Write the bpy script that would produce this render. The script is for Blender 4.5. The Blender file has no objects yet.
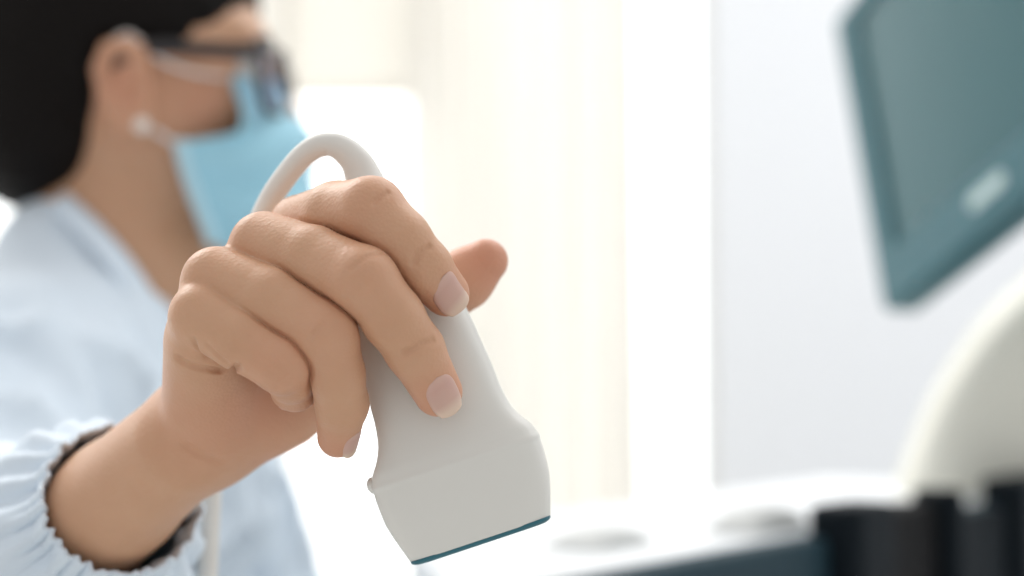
import bpy, bmesh, math, random
import numpy as np
from mathutils import Vector, Matrix, noise

random.seed(4)
rng = np.random.RandomState(7)
SC = bpy.context.scene
COL = SC.collection

# ------------------------------------------------------------------ camera frame
FPX = 1422.2                      # 50 mm lens, 36 mm sensor, 1024 px
PITCH = math.radians(4.0)
CAM = np.array([0.0, 0.0, 1.0])
RIGHT = np.array([1.0, 0, 0])
FWD = np.array([0, math.cos(PITCH), math.sin(PITCH)])
UP = np.array([0, -math.sin(PITCH), math.cos(PITCH)])
BASIS = np.stack([RIGHT, UP, FWD])          # rows


def cp(px, py, d):
    """millimetre point in the camera-aligned working frame (x right, y up, z away)"""
    return np.array([(px - 512) / FPX * d, -(py - 288) / FPX * d, d], float)


def w(p):
    """working frame (mm) -> world (m)"""
    return CAM + (np.asarray(p, float) / 1000.0) @ BASIS


# ------------------------------------------------------------------ materials
def mat(name, color, rough=0.5, metal=0.0, sss=0.0, sssr=(1, .35, .2), ssss=0.002, bump=0.0, bscale=200.0, spec=0.5,
        var=0.0, vscale=20.0, coat=0.0, sheen=0.0):
    m = bpy.data.materials.new(name)
    m.use_nodes = True
    nt = m.node_tree
    b = nt.nodes['Principled BSDF']
    b.inputs['Base Color'].default_value = (*color, 1)
    b.inputs['Roughness'].default_value = rough
    b.inputs['Metallic'].default_value = metal
    b.inputs['Specular IOR Level'].default_value = spec
    b.inputs['Coat Weight'].default_value = coat
    b.inputs['Sheen Weight'].default_value = sheen
    if sss:
        b.inputs['Subsurface Weight'].default_value = sss
        b.inputs['Subsurface Radius'].default_value = sssr
        b.inputs['Subsurface Scale'].default_value = ssss
    tc = nt.nodes.new('ShaderNodeTexCoord')
    if bump:
        n = nt.nodes.new('ShaderNodeTexNoise')
        n.inputs['Scale'].default_value = bscale
        n.inputs['Detail'].default_value = 4
        nt.links.new(tc.outputs['Object'], n.inputs['Vector'])
        bp = nt.nodes.new('ShaderNodeBump')
        bp.inputs['Strength'].default_value = bump
        bp.inputs['Distance'].default_value = 0.001
        nt.links.new(n.outputs['Fac'], bp.inputs['Height'])
        nt.links.new(bp.outputs['Normal'], b.inputs['Normal'])
    if var:
        n = nt.nodes.new('ShaderNodeTexNoise')
        n.inputs['Scale'].default_value = vscale
        n.inputs['Detail'].default_value = 3
        nt.links.new(tc.outputs['Object'], n.inputs['Vector'])
        mx = nt.nodes.new('ShaderNodeMix')
        mx.data_type = 'RGBA'
        mx.inputs['A'].default_value = (*[c * (1 - var) for c in color], 1)
        mx.inputs['B'].default_value = (*[min(1, c * (1 + var)) for c in color], 1)
        nt.links.new(n.outputs['Fac'], mx.inputs['Factor'])
        nt.links.new(mx.outputs['Result'], b.inputs['Base Color'])
    return m


def skin_material():
    m = mat('skin', (0.62, 0.40, 0.27), rough=0.47, sss=0.15, ssss=0.0014, spec=0.4)
    nt = m.node_tree
    b = nt.nodes['Principled BSDF']
    tc = nt.nodes.new('ShaderNodeTexCoord')
    at = nt.nodes.new('ShaderNodeAttribute')
    at.attribute_name = 'flush'
    n = nt.nodes.new('ShaderNodeTexNoise')
    n.inputs['Scale'].default_value = 90
    n.inputs['Detail'].default_value = 5
    nt.links.new(tc.outputs['Object'], n.inputs['Vector'])
    mx = nt.nodes.new('ShaderNodeMix'); mx.data_type = 'RGBA'
    mx.inputs['A'].default_value = (0.57, 0.318, 0.19, 1)
    mx.inputs['B'].default_value = (0.625, 0.372, 0.238, 1)
    nt.links.new(n.outputs['Fac'], mx.inputs['Factor'])
    mx2 = nt.nodes.new('ShaderNodeMix'); mx2.data_type = 'RGBA'
    mx2.inputs['B'].default_value = (0.62, 0.28, 0.18, 1)
    nt.links.new(at.outputs['Fac'], mx2.inputs['Factor'])
    nt.links.new(mx.outputs['Result'], mx2.inputs['A'])
    nt.links.new(mx2.outputs['Result'], b.inputs['Base Color'])
    # fine skin grain
    v = nt.nodes.new('ShaderNodeTexVoronoi')
    v.inputs['Scale'].default_value = 900
    nt.links.new(tc.outputs['Object'], v.inputs['Vector'])
    n2 = nt.nodes.new('ShaderNodeTexNoise')
    n2.inputs['Scale'].default_value = 350
    n2.inputs['Detail'].default_value = 4
    nt.links.new(tc.outputs['Object'], n2.inputs['Vector'])
    ad = nt.nodes.new('ShaderNodeMath'); ad.operation = 'ADD'
    nt.links.new(v.outputs['Distance'], ad.inputs[0]); nt.links.new(n2.outputs['Fac'], ad.inputs[1])
    bp = nt.nodes.new('ShaderNodeBump')
    bp.inputs['Strength'].default_value = 0.22
    bp.inputs['Distance'].default_value = 0.0004
    nt.links.new(ad.outputs[0], bp.inputs['Height'])
    nt.links.new(bp.outputs['Normal'], b.inputs['Normal'])
    return m


def nail_material():
    m = mat('nail', (0.70, 0.47, 0.42), rough=0.28, sss=0.15, spec=0.5)
    nt = m.node_tree
    b = nt.nodes['Principled BSDF']
    at = nt.nodes.new('ShaderNodeAttribute'); at.attribute_name = 'along'
    cr = nt.nodes.new('ShaderNodeValToRGB')
    e = cr.color_ramp.elements
    e[0].position = 0.0; e[0].color = (0.66, 0.43, 0.36, 1)
    e[1].position = 1.0; e[1].color = (0.74, 0.56, 0.44, 1)
    for p, c in ((0.25, (0.60, 0.365, 0.305, 1)), (0.66, (0.62, 0.395, 0.325, 1)), (0.86, (0.73, 0.55, 0.44, 1))):
        q = e.new(p); q.color = c
    nt.links.new(at.outputs['Fac'], cr.inputs['Fac'])
    nt.links.new(cr.outputs['Color'], b.inputs['Base Color'])
    return m


M = {}
M['skin'] = skin_material()
M['nail'] = nail_material()
M['hair'] = mat('dark_hair', (0.006, 0.0045, 0.004), spec=0.12, rough=0.65, bump=0.6, bscale=120)
M['gown'] = mat('pale_blue_cotton', (0.70, 0.79, 0.88), rough=0.85, bump=0.25, bscale=1500, sheen=0.2, var=0.03, vscale=14)
M['collar'] = mat('pale_blue_facing', (0.70, 0.80, 0.90), rough=0.85)
M['mask'] = mat('sky_blue_mask', (0.37, 0.68, 0.82), rough=0.8, bump=0.2, bscale=900, sheen=0.2)
M['mask_edge'] = mat('pale_mask_seam', (0.52, 0.76, 0.86), rough=0.8)
M['elastic'] = mat('white_elastic', (0.80, 0.76, 0.74), rough=0.8)
M['spectacle'] = mat('dark_spectacle_plastic', (0.02, 0.016, 0.018), rough=0.3)
M['pearl'] = mat('pearl', (0.82, 0.76, 0.70), rough=0.2, coat=0.5)
M['eye'] = mat('eye_white', (0.75, 0.73, 0.70), rough=0.15)
M['iris'] = mat('iris_brown', (0.03, 0.015, 0.01), rough=0.15)
M['probe'] = mat('ivory_probe_plastic', (0.74, 0.73, 0.69), rough=0.42, bump=0.05, bscale=2500)
M['probe_lens'] = mat('teal_lens_rubber', (0.018, 0.13, 0.17), rough=0.35)
M['cable'] = mat('ivory_cable_rubber', (0.74, 0.72, 0.68), rough=0.5)
M['wall'] = mat('cool_white_paint', (0.83, 0.85, 0.88), rough=0.8, bump=0.05, bscale=300)
M['floor'] = mat('pale_vinyl_floor', (0.62, 0.62, 0.60), rough=0.5, var=0.05, vscale=3)
M['frame_white'] = mat('white_window_paint', (0.85, 0.85, 0.84), rough=0.4)
M['teal'] = mat('teal_monitor_plastic', (0.028, 0.11, 0.135), rough=0.4)
M['screen'] = mat('dark_teal_glass', (0.022, 0.092, 0.105), rough=0.25, spec=0.5)
for k_ in ('screen', 'teal'):
    M[k_].node_tree.nodes['Principled BSDF'].inputs['Specular Tint'].default_value = (.62, .95, 1.0, 1)
M['badge'] = mat('pale_badge', (0.48, 0.62, 0.62), rough=0.35)
M['navy'] = mat('navy_console_plastic', (0.004, 0.008, 0.012), rough=0.6, spec=0.12)
M['fascia'] = mat('teal_black_fascia', (0.014, 0.04, 0.056), rough=0.6, spec=0.25)
M['black'] = mat('black_rubber', (0.003, 0.003, 0.004), rough=0.7, spec=0.2)
M['console'] = mat('white_console_plastic', (0.84, 0.86, 0.88), rough=0.4)
M['grip'] = mat('warm_grey_rubber', (0.60, 0.61, 0.60), rough=0.6)
M['cream'] = mat('cream_plastic', (0.78, 0.77, 0.69), rough=0.45)
M['stool'] = mat('grey_vinyl', (0.25, 0.27, 0.30), rough=0.5)
M['chrome'] = mat('chrome', (0.7, 0.7, 0.7), rough=0.15, metal=1)
M['trousers'] = mat('blue_trousers', (0.30, 0.42, 0.55), rough=0.9)


def glass_material(name, tint, rough=0.02):
    m = bpy.data.materials.new(name); m.use_nodes = True
    b = m.node_tree.nodes['Principled BSDF']
    b.inputs['Base Color'].default_value = (*tint, 1)
    b.inputs['Roughness'].default_value = rough
    b.inputs['Transmission Weight'].default_value = 1
    b.inputs['IOR'].default_value = 1.05
    return m


M['pane'] = glass_material('window_glass', (0.98, 1, 1))
M['lens'] = glass_material('spectacle_lens', (0.80, 0.76, 0.82))


def sheer_material(name, color, trans, scale):
    """woven sheer cloth: diffuse + translucent with thread streaks"""
    m = bpy.data.materials.new(name); m.use_nodes = True
    nt = m.node_tree
    nt.nodes.remove(nt.nodes['Principled BSDF'])
    out = nt.nodes['Material Output']
    tc = nt.nodes.new('ShaderNodeTexCoord')
    mp = nt.nodes.new('ShaderNodeMapping'); mp.inputs['Scale'].default_value = (scale, 1, 0.35)
    nt.links.new(tc.outputs['Object'], mp.inputs['Vector'])
    n = nt.nodes.new('ShaderNodeTexNoise'); n.inputs['Scale'].default_value = 1.0; n.inputs['Detail'].default_value = 2
    nt.links.new(mp.outputs['Vector'], n.inputs['Vector'])
    mx = nt.nodes.new('ShaderNodeMix'); mx.data_type = 'RGBA'
    mx.inputs['A'].default_value = (*[c * 0.96 for c in color], 1)
    mx.inputs['B'].default_value = (*[min(1, c * 1.04) for c in color], 1)
    nt.links.new(n.outputs['Fac'], mx.inputs['Factor'])
    d = nt.nodes.new('ShaderNodeBsdfDiffuse'); t = nt.nodes.new('ShaderNodeBsdfTranslucent')
    nt.links.new(mx.outputs['Result'], d.inputs['Color']); nt.links.new(mx.outputs['Result'], t.inputs['Color'])
    s = nt.nodes.new('ShaderNodeMixShader'); s.inputs[0].default_value = trans
    nt.links.new(d.outputs[0], s.inputs[1]); nt.links.new(t.outputs[0], s.inputs[2])
    nt.links.new(s.outputs[0], out.inputs['Surface'])
    return m


M['curtain'] = sheer_material('cream_sheer', (0.905, 0.89, 0.862), 0.72, 12)
M['blind'] = sheer_material('cream_blind', (0.88, 0.86, 0.82), 0.6, 5)

# ------------------------------------------------------------------ object helpers
ORIGIN = {}


def empty(name, loc, label, cat, group=None):
    o = bpy.data.objects.new(name, None)
    COL.objects.link(o)
    o.location = loc
    o.empty_display_size = 0.05
    ORIGIN[o.name] = np.array(loc, float)
    o['label'] = label; o['category'] = cat
    if group: o['group'] = group
    return o


def root_origin(o):
    while o.parent: o = o.parent
    return ORIGIN.get(o.name, np.zeros(3))


def obj(name, verts, faces, m, parent=None, smooth=True, origin=None):
    """one mesh object from world-space vertices"""
    v = np.asarray(verts, float)
    if parent is not None: og = root_origin(parent)
    elif origin is not None: og = np.array(origin, float)
    else: og = np.zeros(3)
    me = bpy.data.meshes.new(name)
    me.from_pydata((v - og).tolist(), [], [list(map(int, f)) for f in faces])
    me.materials.append(m)
    me.update()
    bm = bmesh.new(); bm.from_mesh(me)
    bmesh.ops.recalc_face_normals(bm, faces=bm.faces)
    bm.to_mesh(me); bm.free()
    if smooth:
        me.polygons.foreach_set('use_smooth', [True] * len(me.polygons))
    o = bpy.data.objects.new(name, me)
    COL.objects.link(o)
    if parent is not None:
        o.parent = parent
    else:
        o.location = og
        ORIGIN[o.name] = og
    return o


def bevel(o, width, seg=3, angle=40):
    b = o.modifiers.new('bevel', 'BEVEL')
    b.width = width; b.segments = seg; b.limit_method = 'ANGLE'; b.angle_limit = math.radians(angle)
    o.modifiers.new('wn', 'WEIGHTED_NORMAL')
    return o


def box_vf(c, sx, sy, sz, ax=None):
    """box centred at c with full sizes along the rows of ax"""
    ax = np.eye(3) if ax is None else np.asarray(ax, float)
    v = []
    for i in (-.5, .5):
        for j in (-.5, .5):
            for k in (-.5, .5):
                v.append(np.asarray(c, float) + i * sx * ax[0] + j * sy * ax[1] + k * sz * ax[2])
    f = [(0, 1, 3, 2), (4, 6, 7, 5), (0, 4, 5, 1), (2, 3, 7, 6), (0, 2, 6, 4), (1, 5, 7, 3)]
    return v, f


def merge(*parts):
    V, F = [], []
    for v, f in parts:
        o = len(V)
        V += [np.asarray(x, float) for x in v]
        F += [tuple(i + o for i in q) for q in f]
    return V, F


def catmull(pts, n):
    P = np.asarray(pts, float)
    Q = np.vstack([2 * P[0] - P[1], P, 2 * P[-1] - P[-2]])
    out = []
    for i in range(1, len(Q) - 2):
        p0, p1, p2, p3 = Q[i - 1], Q[i], Q[i + 1], Q[i + 2]
        for t in np.linspace(0, 1, n, endpoint=False):
            out.append(.5 * ((2 * p1) + (-p0 + p2) * t + (2 * p0 - 5 * p1 + 4 * p2 - p3) * t * t + (-p0 + 3 * p1 - 3 * p2 + p3) * t ** 3))
    out.append(P[-1])
    return np.array(out)


def tube_vf(path, radii, nseg=20, cap=True, section=None):
    """sweep a circle (or a 2-D section list) along a path with parallel transport"""
    path = np.asarray(path, float)
    n = len(path)
    rad = np.full(n, radii) if np.isscalar(radii) else np.asarray(radii, float)
    T = np.gradient(path, axis=0)
    T /= np.linalg.norm(T, axis=1)[:, None]
    ref = np.array([0, 0, 1.0]) if abs(T[0][2]) < .9 else np.array([1.0, 0, 0])
    N = ref - T[0] * ref.dot(T[0]); N /= np.linalg.norm(N)
    if section is None:
        a = np.linspace(0, 2 * math.pi, nseg, endpoint=False)
        section = np.stack([np.cos(a), np.sin(a)], 1)
    section = np.asarray(section, float)
    ns = len(section)
    V, F = [], []
    for i in range(n):
        N = N - T[i] * N.dot(T[i]); N /= np.linalg.norm(N)
        B = np.cross(T[i], N)
        for s in section:
            V.append(path[i] + rad[i] * (s[0] * N + s[1] * B))
    for i in range(n - 1):
        for j in range(ns):
            k = (j + 1) % ns
            F.append((i * ns + j, i * ns + k, (i + 1) * ns + k, (i + 1) * ns + j))
    if cap:
        F.append(tuple(range(ns)))
        F.append(tuple((n - 1) * ns + j for j in range(ns)))
    return V, F


def uv_sphere_vf(c, r, nu=20, nv=12, ax=None):
    ax = np.eye(3) if ax is None else np.asarray(ax, float)
    r = np.array([r, r, r]) if np.isscalar(r) else np.asarray(r, float)
    V = [np.asarray(c) + r[2] * ax[2]]
    for i in range(1, nv):
        ph = math.pi * i / nv
        for j in range(nu):
            th = 2 * math.pi * j / nu
            V.append(np.asarray(c) + r[0] * math.sin(ph) * math.cos(th) * ax[0] + r[1] * math.sin(ph) * math.sin(th) * ax[1] + r[2] * math.cos(ph) * ax[2])
    V.append(np.asarray(c) - r[2] * ax[2])
    F = []
    for j in range(nu):
        F.append((0, 1 + j, 1 + (j + 1) % nu))
    for i in range(nv - 2):
        for j in range(nu):
            a = 1 + i * nu + j; b = 1 + i * nu + (j + 1) % nu
            F.append((a, a + nu, b + nu, b))
    last = len(V) - 1
    for j in range(nu):
        F.append((last, 1 + (nv - 2) * nu + (j + 1) % nu, 1 + (nv - 2) * nu + j))
    return V, F


# ------------------------------------------------------------------ implicit surfaces
def smin(a, b, k):
    h = np.maximum(k - np.abs(a - b), 0) / k
    return np.minimum(a, b) - h * h * k * .25


def smax(a, b, k):
    return -smin(-a, -b, k)


def seg(P, a, b, ra, rb):
    a = np.asarray(a, float); d = np.asarray(b, float) - a
    q = P - a
    t = np.clip(q @ d / max(d @ d, 1e-9), 0, 1)
    return np.linalg.norm(q - t[:, None] * d, axis=1) - (ra + (rb - ra) * t)


def chain(P, pts, rad, k=2.0):
    o = None
    for i in range(len(pts) - 1):
        s = seg(P, pts[i], pts[i + 1], rad[i], rad[i + 1])
        o = s if o is None else smin(o, s, k)
    return o


def ell(P, c, r, R=None):
    q = P - np.asarray(c, float)
    if R is not None: q = q @ np.asarray(R).T
    r = np.asarray(r, float)
    k0 = np.linalg.norm(q / r, axis=1)
    k1 = np.linalg.norm(q / (r * r), axis=1)
    return np.where(k1 > 1e-9, k0 * (k0 - 1) / np.maximum(k1, 1e-9), -r.min())


def poly2d(xy, poly):
    poly = np.asarray(poly, float)
    d = np.full(len(xy), 1e18); s = np.ones(len(xy))
    n = len(poly)
    for i in range(n):
        a, b = poly[i], poly[i - 1]
        e = b - a; q = xy - a
        t = np.clip(q @ e / (e @ e), 0, 1)
        d = np.minimum(d, ((q - t[:, None] * e) ** 2).sum(1))
        c1 = xy[:, 1] >= a[1]; c2 = xy[:, 1] < b[1]; c3 = e[0] * q[:, 1] > e[1] * q[:, 0]
        flip = (c1 & c2 & c3) | (~c1 & ~c2 & ~c3)
        s[flip] *= -1
    return s * np.sqrt(d)


def isosurface(f, lo, hi, h, B=8, project=2):
    lo = np.asarray(lo, float); hi = np.asarray(hi, float)
    nb = np.ceil((hi - lo) / (h * B)).astype(int)
    ijk = np.stack(np.meshgrid(*[np.arange(n) for n in nb], indexing='ij'), -1).reshape(-1, 3)
    cen = lo + (ijk + .5) * h * B - .5 * h
    dc = f(cen)
    act = np.abs(dc) < B * h * 1.15 + 2
    n = nb * B
    G = np.repeat(np.repeat(np.repeat(np.sign(dc).reshape(nb) * 1e3, B, 0), B, 1), B, 2).astype(np.float32)
    loc = np.stack(np.meshgrid(*[np.arange(B)] * 3, indexing='ij'), -1).reshape(-1, 3)
    A = ijk[act]
    for s in range(0, len(A), 400):
        idx = (A[s:s + 400, None, :] * B + loc[None]).reshape(-1, 3)
        G[idx[:, 0], idx[:, 1], idx[:, 2]] = f(lo + idx * h)
    S = G < 0
    c = np.zeros(tuple(n - 1), np.int8)
    for i in (0, 1):
        for j in (0, 1):
            for k in (0, 1):
                c += S[i:n[0] - 1 + i, j:n[1] - 1 + j, k:n[2] - 1 + k]
    on = (c > 0) & (c < 8)
    cells = np.argwhere(on)
    ids = np.full(on.shape, -1, np.int64); ids[on] = np.arange(len(cells))
    acc = np.zeros((len(cells), 3)); cnt = np.zeros(len(cells))
    corners = [(i, j, k) for i in (0, 1) for j in (0, 1) for k in (0, 1)]
    for a in corners:
        for ax in range(3):
            if a[ax]: continue
            b = list(a); b[ax] = 1
            va = G[tuple((cells + a).T)].astype(float); vb = G[tuple((cells + b).T)].astype(float)
            cr = (va < 0) != (vb < 0)
            t = np.clip(va[cr] / (va[cr] - vb[cr]), 0, 1)
            p = np.tile(np.array(a, float), (cr.sum(), 1)); p[:, ax] += t
            acc[cr] += p; cnt[cr] += 1
    V = lo + (cells + acc / cnt[:, None]) * h
    F = []
    for ax in range(3):
        u, v = (ax + 1) % 3, (ax + 2) % 3
        sl0 = [slice(None)] * 3; sl1 = [slice(None)] * 3
        sl0[ax] = slice(0, -1); sl1[ax] = slice(1, None)
        e = np.argwhere(S[tuple(sl0)] != S[tuple(sl1)])
        e = e[(e[:, u] > 0) & (e[:, v] > 0) & (e[:, u] < n[u] - 1) & (e[:, v] < n[v] - 1)]
        inside = S[tuple(e.T)]
        du = np.zeros(3, int); du[u] = 1
        dv = np.zeros(3, int); dv[v] = 1
        q = np.stack([ids[tuple((e - du - dv).T)], ids[tuple((e - dv).T)], ids[tuple(e.T)], ids[tuple((e - du).T)]], 1)
        q[~inside] = q[~inside][:, ::-1]
        F.append(q)
    F = np.concatenate(F)
    F = F[(F >= 0).all(1)]
    for _ in range(project):
        d = f(V); g = grad(f, V, h * .5)
        V = V - np.clip(d, -h * .7, h * .7)[:, None] * g
    return V, F


def grad(f, V, e):
    g = np.stack([f(V + np.eye(3)[i] * e) - f(V - np.eye(3)[i] * e) for i in range(3)], 1)
    return g / np.maximum(np.linalg.norm(g, axis=1), 1e-9)[:, None]


# ================================================================== THE HAND
def H(px, py, dz):
    return cp(px, py, 400 + dz)


FING = {
    'index':  ([H(303, 228, 26), H(337, 216, 9), H(371, 211, -2), H(400, 240, -5), H(424, 268, -3), H(446, 293, 2)],
               [10.0, 9.8, 9.5, 8.5, 7.8, 6.6]),
    'middle': ([H(264, 246, 9), H(315, 260, -2.5), H(363, 281, -13), H(393, 318, -10), H(415, 350, -6), H(438, 392, -.5)],
               [10.0, 9.4, 9.5, 8.5, 8.1, 6.9]),
    'ring':   ([H(216, 281, 2), H(273, 302, -6), H(325, 333, -12), H(336, 374, -7), H(342, 404, -2), H(338, 437, 6)],
               [9.8, 9.5, 9.1, 7.8, 7.3, 5.9]),
    'pinky':  ([H(202, 316, -5), H(242, 339, -9), H(282, 364, -13), H(291, 376, -6), H(295, 388, 2), H(289, 391, 14)],
               [9.2, 8.7, 8.0, 7.0, 6.4, 5.4]),
}
THUMB = ([H(215, 432, 52), H(275, 392, 46), H(335, 350, 43), H(385, 322, 42), H(430, 300, 41), H(464, 279, 39), H(486, 261, 37)],
         [15.5, 16.5, 14.0, 10.5, 9.8, 8.7, 6.8])
AXIS = np.array([-.61, -.556, .565]); AXIS /= np.linalg.norm(AXIS)      # forearm, wrist -> elbow
WRIST = H(190, 437, 46)
ELBOW = WRIST + AXIS * 238
SIDE = np.cross(AXIS, [0, 0, 1.0]); SIDE /= np.linalg.norm(SIDE)         # across the forearm in the picture
DEEP = np.cross(SIDE, AXIS); DEEP /= np.linalg.norm(DEEP)


def forearm(P, grow=0.0):
    sv = np.array([-.69, .72, 0]) * 5
    a = chain(P, [WRIST - DEEP * 7, WRIST + AXIS * 46 - DEEP * 7.5 + sv * .55, WRIST + AXIS * 95 - DEEP * 8], [15.3 + grow, 17.9 + grow, 17.5 + grow], 4)
    b = chain(P, [WRIST + DEEP * 8, WRIST + AXIS * 46 + DEEP * 8.5 + sv * .55, WRIST + AXIS * 95 + DEEP * 9], [15.0 + grow, 17.6 + grow, 17.5 + grow], 4)
    c = seg(P, WRIST + AXIS * 95 - DEEP * 4, ELBOW, 20 + grow, 33 + grow)
    return smin(smin(a, b, 14), c, 16)


def palm(P):
    d = None
    for a, b, ra, rb in (
        (H(300, 226, 27), H(222, 425, 56), 8.8, 11),
        (H(264, 248, 11), H(208, 430, 50), 8.9, 11),
        (H(216, 284, 4), H(206, 430, 42), 8.8, 11),
        (H(201, 320, -3), H(208, 425, 36), 8.2, 11),
        (H(207, 345, 6), H(218, 415, 34), 9.4, 13),         # hypothenar pad
        (H(282, 300, 24), H(240, 400, 48), 10, 14),
    ):
        s = seg(P, a, b, ra, rb)
        d = s if d is None else smin(d, s, 9)
    t = chain(P, THUMB[0][:3], THUMB[1][:3], 8)
    d = smin(d, t, 9)
    return smin(d, forearm(P), 8)


CREASES = []     # (points, depth, width)


def hand_raw(P):
    base = palm(P)
    out = base
    first = True
    for k in ('index', 'middle', 'ring', 'pinky'):
        pts, rad = FING[k]
        prox = seg(P, pts[0], pts[0] * .6 + pts[1] * .4, rad[0] - .8, rad[1] - 1.6)
        base = smin(base, prox, 3.0)
    out = base
    fs = []
    for k in ('index', 'middle', 'ring', 'pinky'):
        pts, rad = FING[k]
        f = chain(P, pts, rad, 1.8)
        out = smin(out, f, 0.6)
        fs.append(f)
    # the fine dark line where neighbouring fingers press together
    for i, k, st in ((0, 'index', 2.0), (1, 'middle', 4.0), (2, 'ring', 5.0)):
        a, b = fs[i], fs[i + 1]
        mid = (FING[k][0][0] + FING[('middle', 'ring', 'pinky')[i]][0][0]) / 2
        fade = np.clip((np.linalg.norm(P - mid, axis=1) - 10 - st) / 8, 0, 1)
        out = out + .9 * fade * np.exp(-((a - b) / .8) ** 2) * np.exp(-(np.maximum(a, b) / 2.5) ** 2)
    th = chain(P, THUMB[0][2:], THUMB[1][2:], 4)
    out = smin(out, th, 2.5)
    return out


def hand(P):
    d = hand_raw(P)
    for pts, dep, wid in CREASES:
        lo = pts.min(0) - 4 * wid; hi = pts.max(0) + 4 * wid
        m = ((P > lo) & (P < hi)).all(1)
        if m.any():
            Q = P[m]
            s = None
            for i in range(len(pts) - 1):
                e = seg(Q, pts[i], pts[i + 1], 0, 0)
                s = e if s is None else np.minimum(s, e)
            d[m] += dep * np.exp(-(s / wid) ** 2)
    return d


def hit(px, py, f=hand_raw, start=330):
    r = cp(px, py, 1.0); r /= np.linalg.norm(r)
    t = start / r[2]
    for _ in range(90):
        d = float(f(np.array([r * t]))[0])
        t += d * .8
        if abs(d) < .01: break
    return r * t


def crease(px, dep, wid):
    pts = [hit(x, y) for x, y in px]
    q = catmull(pts, 4) if len(pts) > 2 else np.array(pts)
    CREASES.append((q, dep, wid))


crease([(404, 353), (418, 345.5), (433, 340)], 1.80, 0.68)
crease([(414, 263), (419, 253), (429, 246)], 1.90, 0.68)
crease([(374, 203), (388, 192)], 1.04, 0.63)
crease([(352, 269), (366, 258), (381, 253)], 0.57, 0.72)
crease([(310, 338), (323, 324)], 0.47, 0.72)
crease([(178, 359), (192, 366), (208, 369), (224, 369), (238, 367)], 3.61, 0.85)
crease([(194, 340), (206, 357)], 1.52, 0.63)
crease([(208, 346), (226, 362)], 1.52, 0.63)
crease([(186, 446), (203, 456), (219, 462)], 0.95, 1.44)

CUTS = 66.0                                                       # inside the sleeve: fine hand mesh meets coarse body mesh
CUTP = WRIST + AXIS * CUTS

lo = np.array([-165, -118, 360.0]); hi = np.array([12, 48, 545.0])
HV, HF = isosurface(hand, lo, hi, 0.5, B=8)
keep = ((HV - CUTP) @ AXIS) < 0
HF = HF[keep[HF].all(1)]

# ================================================================== THE REST OF THE BODY (coarser)
ZM = 950.0                                                        # depth of her plane of symmetry


def B_(px, py, dz=0.0):
    """a point on the body, laid out on her plane of symmetry, then moved off it by dz"""
    p = cp(px, py, ZM - abs(dz)); p[2] = ZM + dz
    return p


SH = np.array([-292, -70, 818.0]); SH2 = np.array([-262, -66, 1085.0])
HIP = np.array([-300, -520, 950.0])
EL2 = np.array([-190, -320, 1150.0]); WR2 = np.array([-40, -430, 1060.0])
KN = [np.array([110, -505, 860.0]), np.array([110, -505, 1050.0])]
ANK = [np.array([70, -985, 850.0]), np.array([70, -985, 1060.0])]


def torso(P, g=0.0):
    d = None
    for a, b, ra, rb in (
        (np.array([-276, -75, 905]), np.array([-298, -280, 905]), 80, 76),
        (np.array([-276, -75, 995]), np.array([-298, -280, 995]), 80, 76),
        (np.array([-294, -280, 905]), np.array([-304, -500, 890]), 84, 110),
        (np.array([-294, -280, 995]), np.array([-304, -500, 1010]), 84, 110),
        (B_(114, 276), SH, 48, 50), (B_(114, 276), SH2, 48, 50),
        (B_(105, 290), np.array([-268, -100, 950]), 60, 95),
    ):
        s = seg(P, a, b, ra + g, rb + g)
        d = s if d is None else smin(d, s, 40)
    return d


def arms(P, g=0.0):
    return np.minimum(seg(P, SH, ELBOW, 44 + g, 36 + g), smin(seg(P, SH2, EL2, 44 + g, 36 + g), seg(P, EL2, WR2, 34 + g, 22 + g), 15))


def legs(P, g=0.0):
    d = None
    for k, z in ((0, 885), (1, 1015)):
        h = np.array([-290, -515, z])
        s = smin(seg(P, h, KN[k], 82 + g, 56 + g), seg(P, KN[k], ANK[k], 54 + g, 36 + g), 20)
        d = s if d is None else np.minimum(d, s)
    return d


def head(P):
    cr = ell(P, B_(112, 22), (88, 94, 76))
    face = ell(P, B_(186, 95), (48, 92, 58))
    d = smin(cr, face, 35)
    for s in (-1, 1):
        d = smin(d, seg(P, B_(135, 128, s * 46), B_(222, 200, s * 14), 22, 19), 22)
        d = smin(d, ell(P, B_(216, 98, s * 34), (24, 22, 20)), 16)          # cheekbone
    d = smin(d, seg(P, B_(226, 205), B_(236, 200), 17, 15), 12)             # chin
    d = smin(d, seg(P, B_(256, 66), B_(286, 118), 8, 11), 12)               # nose
    d = smin(d, seg(P, B_(268, 160), B_(268, 172), 12, 12), 14)             # lips
    d = smin(d, seg(P, B_(244, 40, -30), B_(244, 40, 30), 11, 11), 16)      # brow
    for s in (-1, 1):
        d = smax(d, -ell(P, B_(262, 70, s * 33), (13, 10, 15)), 8)          # eye sockets
    d = smin(d, seg(P, B_(128, 120), B_(116, 320), 52, 55), 22)             # neck
    d = smin(d, seg(P, B_(150, 190), B_(142, 300), 38, 42), 20)             # throat
    return d


EARN = []
for s in (-1, 1):
    EARN.append(B_(112, 84, s * 74))


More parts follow.
